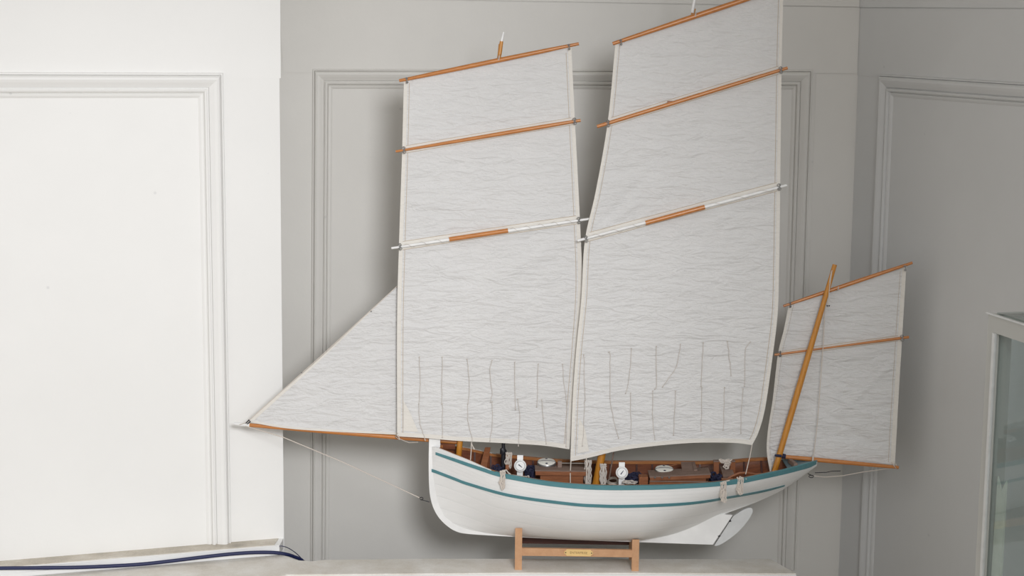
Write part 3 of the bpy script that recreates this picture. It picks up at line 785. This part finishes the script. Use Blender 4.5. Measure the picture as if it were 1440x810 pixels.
# reef points
def string_px(px, Y, r=.0009, n=4, jit=.6):
    P = smooth_poly(px, n) if len(px) > 2 else [lerp_poly(px, i / 5) for i in range(6)]
    rnd = random.Random(px[0][0]); out = []
    for i, (x, y) in enumerate(P):
        j = jit if 0 < i < len(P) - 1 else 0
        out.append(PY(x + rnd.uniform(-j, j), y, Y))
    return out
def reef(px, Y, o_):
    pts = string_px(px, Y); mb = MB(); mb.tube(pts, .0008, 6)
    mb.lathe(pts[0], (0, 1, 0), [(.0006, -.0014), (.0016, -.0004), (.0016, .0006), (.0006, .0012)], 8)
    mb.lathe(pts[-1], (0, 0, 1), [(.0004, -.0018), (.0015, -.0006), (.0015, .0006), (.0004, .0016)], 8)
    mb.build('reef_point', 'string', o_, smooth=True)
for px in ([(590, 502), (591, 540), (589, 568)], [(622, 502), (621, 568)], [(657, 505), (660, 540), (658, 568)], [(692, 507), (689, 520), (692, 550), (690, 566)], [(724, 509), (725, 576)],
           [(757, 512), (755, 572)], [(791, 512), (794, 545), (797, 566)], [(589, 568), (590, 592), (594, 606), (598, 619)], [(622, 568), (622, 615)], [(658, 568), (658, 590), (663, 612), (664, 627)],
           [(692, 565), (692, 600), (689, 620)], [(728, 561), (731, 590), (729, 627)], [(762, 562), (765, 595), (768, 624)], [(797, 566), (796, 628)]):
    reef(px, YF - .0022, fs_o)
for px in ([(821, 499), (822, 540), (823, 563)], [(856, 495), (858, 500), (858, 560)], [(888, 490), (885, 530), (880, 553)], [(923, 487), (923, 540), (921, 547)], [(957, 484), (951, 515), (932, 544)],
           [(989, 482), (986, 543)], [(1023, 480), (1026, 505), (1028, 528)], [(1055, 481), (1048, 495), (1047, 543)], [(822, 565), (821, 600), (819, 627)], [(858, 560), (863, 590), (870, 616)],
           [(887, 553), (887, 616)], [(918, 550), (918, 590), (921, 618)], [(950, 550), (947, 612)], [(987, 545), (986, 606)], [(1019, 545), (1017, 605)], [(1045, 547), (1042, 580), (1042, 609)]):
    reef(px, YM - .0022, ms_o)

# ------------------------------------------------------------------ rigging lines
def line(name, pts, r, mat='rope', parent=boat, seg=6):
    mb = MB(); mb.tube(pts, r, seg); return mb.build(name, mat, parent, smooth=True)
line('jib_stay', [PY(337, 597, YC + .008), PY(347, 594, YJ - .001), PY(450, 502, YJ - .001), PY(560, 401, YJ - .001)], .0011)
line('tack_shackle', [PY(346, 595, YC + .004), PY(350, 590.5, YC + .002), PY(352, 593, YC + .002), PY(348, 596, YC + .003)], .0016, 'black')
line('bobstay', [PY(345, 599, YC + .01), PY(398, 614.8, YC + .007), PY(480, 649, YC + .004), PY(590, 700, YC)], .0012)
hk = [PY(590, 700, YC)] + [PY(592.5 + 2.6 * math.cos(a), 701 + 1.8 * math.sin(a), YC) for a in [math.pi + i * .9 for i in range(7)]] + [PY(597, 704, YC), PY(604, 706, YC)]
line('bobstay_hook', hk, .0011, 'black')
line('tack_line', [PY(559.5, 609, YF - .004), PY(556, 614, YC + .004), PY(562, 618, YF - .002), PY(560, 612, YF - .004)], .0012)
line('bowsprit_line', [PY(562, 617, YC + .006), PY(575, 622.5, YC + .008), PY(588, 622, YC + .008)], .0008)
bz = lambda x, y: PY(x, y, YC - .105)
line('foresail_sheet', [PY(663, 622, YF - .006), PY(662.5, 635, YF - .01), PY(661.5, 650, YC - .045)], .0012)
line('knot_tail', [PY(663.5, 624, YF - .007), PY(665, 628, YF - .007), PY(667, 632, YF - .007)], [.0009, .0014, .0020])
line('main_tack_line', [PY(803, 646, YM), PY(802, 665, YM - .01), PY(802, 682, YM - .02)], .0012)
line('mainmast_line', [PY(824.5, 643, YM), PY(825, 660, YM - .01), PY(824, 685, YM - .02)], .0013)
line('main_sheet', [PY(1058, 623, YM), PY(1055, 640, YM), PY(1048.5, 667, YC - .055)], .0012)
line('mizzen_halyard', [PY(1169, 382, YC - .016), PY(1160, 436, YC - .004), PY(1158, 480, YC - .004), PY(1150, 590, YC - .004), PY(1143, 652, YC - .006)], .0011)
line('mizzen_halyard_fall', [PY(1170, 380, YC - .015), PY(1167, 400, YC - .0165), PY(1164, 428, YC - .008)], .0011)
hb = MB()
for dx in (-1.2, 1.6):
    p = PY(1164.5 + dx, 430, YC - .004); hb.lathe(p, (0, 1, 0), [(.0008, -.002), (.0018, -.001), (.0018, .001), (.0008, .002)], 8)
hb.build('halyard_block', 'black', boat)
line('boom_lift', [PY(1143.6, 640, YC - .008), PY(1142.5, 652, YC - .010)], .0024)
line('stern_hook', [PY(1133, 652, YC - .006), PY(1139, 652.3, YC - .008), PY(1143, 653, YC - .008), PY(1142, 657, YC - .008)], .0010, 'black')
line('stern_sheet', [PY(1143, 669, YC), PY(1160, 671, YC + .002), PY(1185, 669, YC + .004), PY(1215, 663.5, YC + .008), PY(1250, 659, YZ), PY(1259, 657, YZ - .006)], .0010)
line('stern_rod', [PY(1146, 664.8, YC), PY(1162, 664.2, YC + .003), PY(1170, 662.5, YC + .005), PY(1182, 662.3, YC + .006)], .0010, 'black')
k_ = [PY(1141 + 3.6 * math.cos(a), 670 + 1.8 * math.sin(a), YC) for a in [i * .8 for i in range(9)]]
line('stern_shackle', [PY(1136, 666, YC)] + k_, .0010, 'black')
line('clew_lashing', [PY(1254, 650, YZ - .004), PY(1258, 656, YZ - .012), PY(1261, 660, YZ - .008), PY(1260, 652, YZ - .004)], .0014)

# ------------------------------------------------------------------ things on deck
def item(name, x0, y0, x1, y1, Y, dy, mat, parent=boat, todeck=False, bev=0):
    a, b_ = PY(x0, y0, Y - dy / 2), PY(x1, y1, Y - dy / 2)
    z1 = b_.z
    if todeck: z1 = deckz((a.x + b_.x) / 2)
    mb = MB(); mb.box(((a.x + b_.x) / 2, Y, (a.z + z1) / 2), abs(b_.x - a.x) / 2, dy / 2, abs(a.z - z1) / 2, bev=bev or .0006)
    return mb.build(name, mat, parent)
def slab(name, px4, Y0, Y1, th, mat, parent=boat):
    """flat panel with four px corners: near edge at Y0 (first two), far edge at Y1"""
    P = [PY(px4[0][0], px4[0][1], Y0), PY(px4[1][0], px4[1][1], Y0), PY(px4[2][0], px4[2][1], Y1), PY(px4[3][0], px4[3][1], Y1)]
    n_ = (P[1] - P[0]).cross(P[3] - P[0]).normalized()
    if n_.z < 0: n_ = -n_
    mb = MB(); mb.prism(P, -n_ * th); return mb.build(name, mat, parent)
def tangle(name, x, y, Y, rx, ry, rz, n, r, mat, seed, parent=boat):
    rd = random.Random(seed); c = PY(x, y, Y); pts = []
    for i in range(n):
        a = i * 0.55 + rd.uniform(-.2, .2); k = rd.uniform(.55, 1)
        pts.append(c + Vector((math.cos(a) * rx * k, math.sin(a) * ry * k, rd.uniform(-1, 1) * rz)))
    mb = MB(); mb.tube(smooth_poly([tuple(p) for p in pts], 4), r, 6); return mb.build(name, mat, parent, smooth=True)
def hank(name, x0, x1, yt, yb, Y, n, seed, parent=boat, r=.0013, mat='rope'):
    """a bunch of rope hung in loops"""
    rd = random.Random(seed); mb = MB(); w_ = (x1 - x0)
    for i in range(n):
        xa = x0 + w_ * (i + .2) / n; xb = x0 + w_ * ((i + 1.3) % n + .3) / n; bot = yb - rd.uniform(0, 5)
        Yi = Y - .0012 * (i % 3); px = []
        for k in range(8):
            px.append((xa + rd.uniform(-.8, .8) + (.8 * math.sin(k)), yt + (bot - yt) * k / 8, Yi))
        px.append(((xa + xb) / 2, bot, Yi - .0006))
        for k in range(7, -1, -1):
            px.append((xb + rd.uniform(-.8, .8), yt + (bot - yt) * k / 8, Yi - .001))
        pts = [tuple(PY(*q_)) for q_ in px]; mb.tube(smooth_poly(pts, 3), r, 6)
    # turns round the neck
    nk = [PY((x0 + x1) / 2 + w_ * .45 * math.cos(a), yt + 1.2 + .35 * i, Y - .003 - .002 * math.sin(a)) for i, a in enumerate([k * .9 for k in range(9)])]
    mb.tube(nk, r, 6)
    return mb.build(name, mat, parent, smooth=True)

# bow pieces
slab('knee', [(675, 657), (684.5, 657), (690, 629), (682, 629)], YC + .02, YC + .055, .005, 'box')
item('breasthook', 620, 622, 640, 632, YC + .02, .006, 'inner')
# black pump with ropes
mb = MB(); p = PY(708, 632, YC + .01); q_ = PY(707, 662, YC + .01)
mb.tube([PY(708, 622, YC + .01), PY(708, 631, YC + .01)], .0045, 12); mb.tube([PY(706, 630, YC + .01), PY(708, 634, YC + .01), PY(706, 639, YC + .01)], [.006, .0085, .006], 12)
mb.tube([p, Vector((q_.x, q_.y, deckz(q_.x)))], [.0055, .0060], 12); mb.build('capstan', 'black', boat, smooth=True)
hank('halyard_coil', 711, 720, 636, 661, YC - .002, 4, 3, mat='rope')
tangle('navy_net', 700, 660, YC - .03, .016, .02, .008, 70, .0012, 'navy', 11)
item('cleat_post', 711, 654, 715.5, 661, YC - .075, .006, 'box')
hank('bow_rope_hank', 703, 711, 662, 690, YC - .098, 4, 5)
line('hank_tail', [PY(706, 662, YC - .097), PY(712, 661, YC - .094), PY(715, 665, YC - .092), PY(718, 667, YC - .092)], .0016)
# dials on white straps
def dial(x, y, st_y0, st_y1, Y, ang_):
    a = PY(x, st_y0, Y + .004); b_ = PY(x - .5, st_y1, Y - .002); mb = MB()
    X_ = Vector((1, 0, 0)); d = (a - b_); Zv = d.normalized()
    mb.box((a + b_) / 2, .0072, .0015, d.length / 2, (X_, Zv.cross(X_), Zv)); s_o = mb.build('dial_mount', 'white', boat)
    c = PY(x, y, Y - .006); ax = Vector((0, -1, .18)).normalized()
    mb = MB(); mb.lathe(c, ax, [(.0148, -.004), (.0152, 0), (.0148, .0035), (.0125, .0045), (.0118, .0030), (.0113, .0024)], 32); o_ = mb.build('dial', 'white', boat, smooth=True)
    mb = MB(); mb.lathe(c + ax * .0024, ax, [(.0116, 0), (.0116, .0006), (.0112, .0007)], 32, ); mb.lathe(c + ax * .0028, ax, [(.0102, 0), (.0102, .0007), (.0100, .0008)], 32, mi=1); mb.build('dial_face', ['metal', 'white'], o_)
    e = Vector((math.cos(ang_), 0, math.sin(ang_))); f_ = c + ax * .0040
    mb = MB(); mb.tube([f_ - e * .0062, f_ + e * .001, f_ + e * .0050], [.0006, .0011, .0014], 8); mb.build('pointer', 'navy', o_, smooth=True)
dial(731.5, 655, 640, 674, YC - .035, math.radians(140)); dial(874.5, 664.5, 650, 686, YC - .035, math.radians(235))
# navy tarpaulin heap and forward hatch with glass compass
tangle('net_heap', 745, 665, YC - .01, .014, .03, .014, 110, .0017, 'navy', 12)
tangle('grey_rope_heap', 738, 672, YC - .055, .012, .012, .004, 30, .0011, 'string', 13)
hz = PY(752, 661, YC - .03)
def hatch(x0, x1, y_t0, y_t1, Yn, dep, h, name='hatch', mat='box', topmat='greywood'):
    A = PY(x0, y_t0, Yn); B_ = PY(x1, y_t1, Yn); z0 = deckz((A.x + B_.x) / 2)
    mb = MB(); mb.prism([(A.x, Yn, A.z), (B_.x, Yn, B_.z), (B_.x, Yn, B_.z - h), (A.x, Yn, A.z - h)], (0, dep, 0)); o_ = mb.build(name, mat, boat)
    mb = MB(); mb.prism([(A.x - .001, Yn - .001, A.z + .0022), (B_.x + .001, Yn - .001, B_.z + .0022), (B_.x + .001, Yn - .001, B_.z), (A.x - .001, Yn - .001, A.z)], (0, dep + .002, 0)); mb.build('hatch_top', topmat, o_)
    mb = MB(); mb.prism([(A.x + .012, Yn + .006, A.z - h + .001), (B_.x - .010, Yn + .006, B_.z - h + .001), (B_.x - .010, Yn + .006, z0), (A.x + .012, Yn + .006, z0)], (0, dep - .012, 0)); mb.build('hatch_coaming', mat, o_)
    return o_, A
ht, A = hatch(753, 826, 662.5, 663.5, YC - .045, .05, .010)
def compass(x, y, Y, z):
    c = PZ(x, y, z); c = Vector((c.x, c.y, z + .004)); AX = Vector((0, -.17, 1)).normalized()
    mb = MB(); mb.lathe(c - AX * .006, AX, [(.0205, 0), (.0238, .004), (.0238, .008), (.0225, .0100), (.0215, .0094)], 36); o_ = mb.build('compass_rim', 'metal', boat, smooth=True)
    mb = MB(); mb.lathe(c + AX * .0034, AX, [(.0218, 0), (.0215, .0012), (.017, .0022), (.009, .0029), (.001, .0031)], 36); mb.build('compass_card', 'dial', o_, smooth=True)
    mb = MB(); t = c + AX * .0068; fy = Vector((0, 1, .17)).normalized()
    mb.tube([t + Vector((-.0215, 0, 0)) - AX * .0018, t + Vector((-.01, 0, 0)), t + Vector((.01, 0, 0)), t + Vector((.0215, 0, 0)) - AX * .0018], .0006, 6)
    for dy in (-.014, .014): mb.lathe(t + fy * dy - AX * .002, AX, [(.0030, 0), (.0034, .001), (.002, .0018)], 12)
    mb.build('compass_mark', 'navy', o_)
cz = A.z + .0024
compass(768.5, 653.5, YC, cz)
item('hatch_latch', 784.5, 649, 790, 658.5, YC - .01, .010, 'greywood')
item('hatch_rod', 790, 651, 822, 652, YC, .002, 'string')
slab('side_board', [(790, 661), (828, 661), (826, 650), (790, 650)], YC - .03, YC + .03, .003, 'deck')
# ropes round the mainmast
hank('mast_rope_hank', 822, 832, 647, 683, YC - .028, 4, 8, r=.0014, mat='string')
hank('belaying_rope_hank', 844, 853, 652, 684, YC - .018, 4, 9, r=.0016, mat='string')
spar('thin_pole', (863, 636), (856.5, 674), YC + .01, [.0018, .0020], 'greywood', boat)
line('rope_coil', [PZ(862 + 9.5 * math.cos(a) * (1 - i * .008), 678 + 4.0 * math.sin(a) - i * .07, deckz(PY(862, 678, YC).x) + .018) for i, a in enumerate([k * .5 for k in range(52)])], .0010)
tangle('net_pile', 893, 672, YC - .01, .030, .03, .009, 150, .0013, 'navy', 21)
tangle('grey_net_strands', 885, 678, YC - .05, .020, .014, .003, 40, .0010, 'string', 22)
item('thwart_block', 899, 671, 911, 685, YC - .05, .03, 'box', todeck=True)
# after hatch
hz2, A2 = hatch(914, 999, 671.5, 667.5, YC - .055, .06, .0085)
item('hatch_ledge', 913.5, 678, 996, 684, YC - .068, .006, 'box', hz2)
item('ledge_trim', 913.5, 676.8, 996, 678.6, YC - .0685, .007, 'greywood', hz2)
compass(934, 663.5, YC, A2.z - .0005)
for k in range(3):
    mb = MB(); p = PY(921 + k * 10, 671.5, YC - .0565); mb.lathe(p, (0, -1, 0), [(.0022, -.002), (.0022, .0012), (.0016, .0018)], 10); mb.build('brass_stud', 'metal', hz2)
slab('hatch_cover', [(960, 667), (981, 665.5), (975, 649.5), (957.5, 649.5)], YC - .035, YC + .035, .003, 'greywood')
slab('cover_batten', [(975.5, 661), (980.5, 660), (977, 649), (973, 649.5)], YC - .022, YC + .033, .005, 'greywood')
line('oar', [PY(917, 662, YC + .02), PY(935, 657.5, YC + .03), PY(952, 653, YC + .04)], [.0012, .0014, .0022], 'box')
line('boat_hook', [PY(980, 658.5, YC + .03), PY(988, 657, YC + .035), PY(996, 656, YC + .04)], .0012, 'deck')
# stern windlass with rope
for x in (1007.5, 1030.5):
    item('windlass_post', x - 3.5, 650, x + 3, 672, YC + .015, .010, 'box', todeck=True)
    item('post_cap', x - 4.0, 648, x + 3.5, 650, YC + .015, .012, 'greywood')
slab('windlass_board', [(1017, 671), (1033, 668), (1028, 655), (1013, 656)], YC - .02, YC + .03, .004, 'greywood')
tangle('windlass_rope', 1021, 648.5, YC + .012, .017, .006, .0045, 46, .0017, 'rope', 31)
hank('windlass_rope_end', 1018, 1027, 650, 660, YC + .004, 3, 32, r=.0015)
tangle('navy_net_heap', 1006, 672, YC - .02, .016, .025, .010, 90, .0015, 'navy', 33)
line('tiller', [PY(1020, 675, YC - .06), PY(1030, 669.5, YC - .055), PY(1040, 665.5, YC - .052), PY(1050, 665.0, YC - .05), PY(1062, 667, YC - .048), PY(1072, 666.5, YC - .046)], [.0030, .0036, .0036, .0034, .0030, .0026], 'box')
item('tiller_pad', 1015, 674, 1031, 678, YC - .075, .014, 'box')
hank('stern_rope_hank', 1013, 1022, 678, 707, YC - .104, 4, 41)
line('stern_hank_tail', [PY(1015, 678, YC - .103), PY(1022, 676.5, YC - .102), PY(1026, 675.5, YC - .1)], .0014)
hank('quarter_rope_hank', 1036.5, 1046, 671, 697, YC - .095, 4, 42)
line('quarter_hank_tail', [PY(1040, 670, YC - .093), PY(1046, 673, YC - .092), PY(1050, 673.5, YC - .092)], .0014)
tangle('mast_foot_lashing', 1079, 668, YC - .02, .004, .004, .003, 14, .0012, 'rope', 43)

# ------------------------------------------------------------------ stand
sx0, sx1 = PY(729, 790, YN).x, PY(893.5, 790, YN).x
stand = thing('wooden_display_stand', ((sx0 + sx1) / 2, YC, Z0), 'light brown wooden stand with brass nameplate under the white model hull', 'display stand')
SD = 2 * (YC - YN)
YFAR = YN + SD
LT = .0172
def end_board(px):
    Xc = PY(px, 790, YN).x
    # top of the horns where the hull side meets them
    def ztop(yoff):
        z = Z0 + .02
        zz_ = interp(ZBt, Xc)
        while hy(Xc, zz_) < yoff and zz_ < Z0 + .2: zz_ += .0005
        return zz_
    w_ = .020
    zo = ztop(SD / 2 - .001) - .0030
    prof = [(-SD / 2, Z0), (-SD / 2 + w_, Z0), (-SD / 2 + w_ + .002, Z0 + .026), (0, Z0 + .031), (SD / 2 - w_ - .002, Z0 + .026), (SD / 2 - w_, Z0), (SD / 2, Z0), (SD / 2, zo)]
    zk = interp(ZBt, Xc) - .0085
    mid = []
    for yo in (SD / 2 - w_ * .5, SD / 2 - w_, .02, .009):
        mid.append((yo, ztop(yo) - .0030))
    keelz = PY(px, 755 + (px - 725) * .044, YC).z
    mid += [(.0075, keelz - .0010), (-.0075, keelz - .0010)]
    mid += [(-y, z) for y, z in reversed([m_ for m_ in mid[:4]])]
    prof += mid + [(-SD / 2, zo)]
    mb = MB(); mb.prism([(Xc - LT / 2, YC + y, z) for y, z in prof], (LT, 0, 0)); return mb.build('end_board', 'stand', stand)
end_board(729); end_board(893.5)
zr0, zr1 = PY(812, 772.2, YN).z, PY(812, 783.2, YN).z
def rail(Ya, dy, mat='stand', name='rail'):
    mb = MB(); a = PY(733, 771, YN); b_ = PY(891, 773.8, YN); a2 = PY(733, 781.7, YN); b3 = PY(891, 784, YN)
    mb.prism([(sx0 + LT / 2 - .001, Ya, a.z), (sx1 - LT / 2 + .001, Ya, b_.z), (sx1 - LT / 2 + .001, Ya, b3.z), (sx0 + LT / 2 - .001, Ya, a2.z)], (0, dy, 0)); return mb.build(name, mat, stand)
rl = rail(YN + .001, .008); rl2 = rail(YFAR - .009, .008, 'dark'); rl2['label'] = 'rear rail with hull shade put into its dark red-brown colour'  # rear rail coloured darker to carry the shade under the hull
# brass nameplate
Yp = YN - .0006
a = PY(793.5, 777, Yp); b_ = PY(834, 778, Yp); cx, cz_ = (a.x + b_.x) / 2, (a.z + b_.z) / 2; hw = (b_.x - a.x) / 2; hh = .0083
dirx = (b_ - a).normalized(); upv = Vector((0, 0, 1))
oc = [(-hw, 0), (-hw + .0012, .0035), (-hw + .004, .0045), (-hw + .006, hh), (hw - .006, hh), (hw - .004, .0045), (hw - .0012, .0035), (hw, 0), (hw - .0012, -.0035), (hw - .004, -.0045), (hw - .006, -hh), (-hw + .006, -hh), (-hw + .004, -.0045), (-hw + .0012, -.0035)]
cc = Vector((cx, Yp, cz_))
mb = MB(); mb.prism([cc + dirx * x + upv * z for x, z in oc], (0, .0015, 0)); npl = mb.build('nameplate', 'brass', rl)
for sg in (-1, 1):
    mb = MB(); mb.lathe(cc + dirx * sg * (hw - .0035), (0, -1, 0), [(.0016, 0), (.0014, .0006), (.0008, .0008)], 12); mb.build('screw', 'black', rl)
cu = bpy.data.curves.new('plate_text', 'FONT'); cu.body = 'ENTERPRISE'; cu.size = .0078; cu.align_x = 'CENTER'; cu.align_y = 'CENTER'; cu.extrude = .0002; cu.space_character = 1.05
to = bpy.data.objects.new('plate_text', cu); COL.objects.link(to); bpy.context.view_layer.update()
me = bpy.data.meshes.new_from_object(to.evaluated_get(bpy.context.evaluated_depsgraph_get())); bpy.data.objects.remove(to)
Rm = Matrix(((dirx.x, upv.x, 0), (0, 0, -1), (dirx.z, 1, 0))).to_4x4()
me.transform(Matrix.Translation(cc + Vector((0, -.0003, 0))) @ Rm); me.materials.clear(); me.materials.append(M['engrave'])
lt = bpy.data.objects.new('lettering', me); COL.objects.link(lt); lt.parent = rl; lt.location = -WL[rl.name]

# ------------------------------------------------------------------ light
def area(name, loc, tgt, size, power, col):
    l = bpy.data.lights.new(name, 'AREA'); l.shape = 'DISK'; l.size = size; l.energy = power; l.color = col
    o = bpy.data.objects.new(name, l); COL.objects.link(o); o.location = loc
    o.rotation_euler = (Vector(tgt) - Vector(loc)).to_track_quat('-Z', 'Y').to_euler(); return o
l = bpy.data.lights.new('key_spot', 'SPOT'); l.energy = 380; l.color = (0.965, 0.975, 1.0); l.shadow_soft_size = 0.42; l.spot_size = math.radians(58); l.spot_blend = 1.0  # unseen key spot, cone shaped to grade wall brightness from left to right
o = bpy.data.objects.new('key_spot', l); COL.objects.link(o); o.location = (0.55, 0.4, 2.45)
o.rotation_euler = (Vector((-.85, 4.2, 0.95)) - o.location).to_track_quat('-Z', 'Y').to_euler()
w = bpy.data.worlds.new('world'); bpy.context.scene.world = w; w.use_nodes = True
w.node_tree.nodes['Background'].inputs[0].default_value = (0.87, 0.85, 0.83, 1)
w.node_tree.nodes['Background'].inputs[1].default_value = 0.8
s = bpy.context.scene
s.view_settings.view_transform = 'Standard'; s.view_settings.look = 'None'; s.view_settings.gamma = 1
s.view_settings.use_curve_mapping = False; s.view_settings.exposure = 0.0
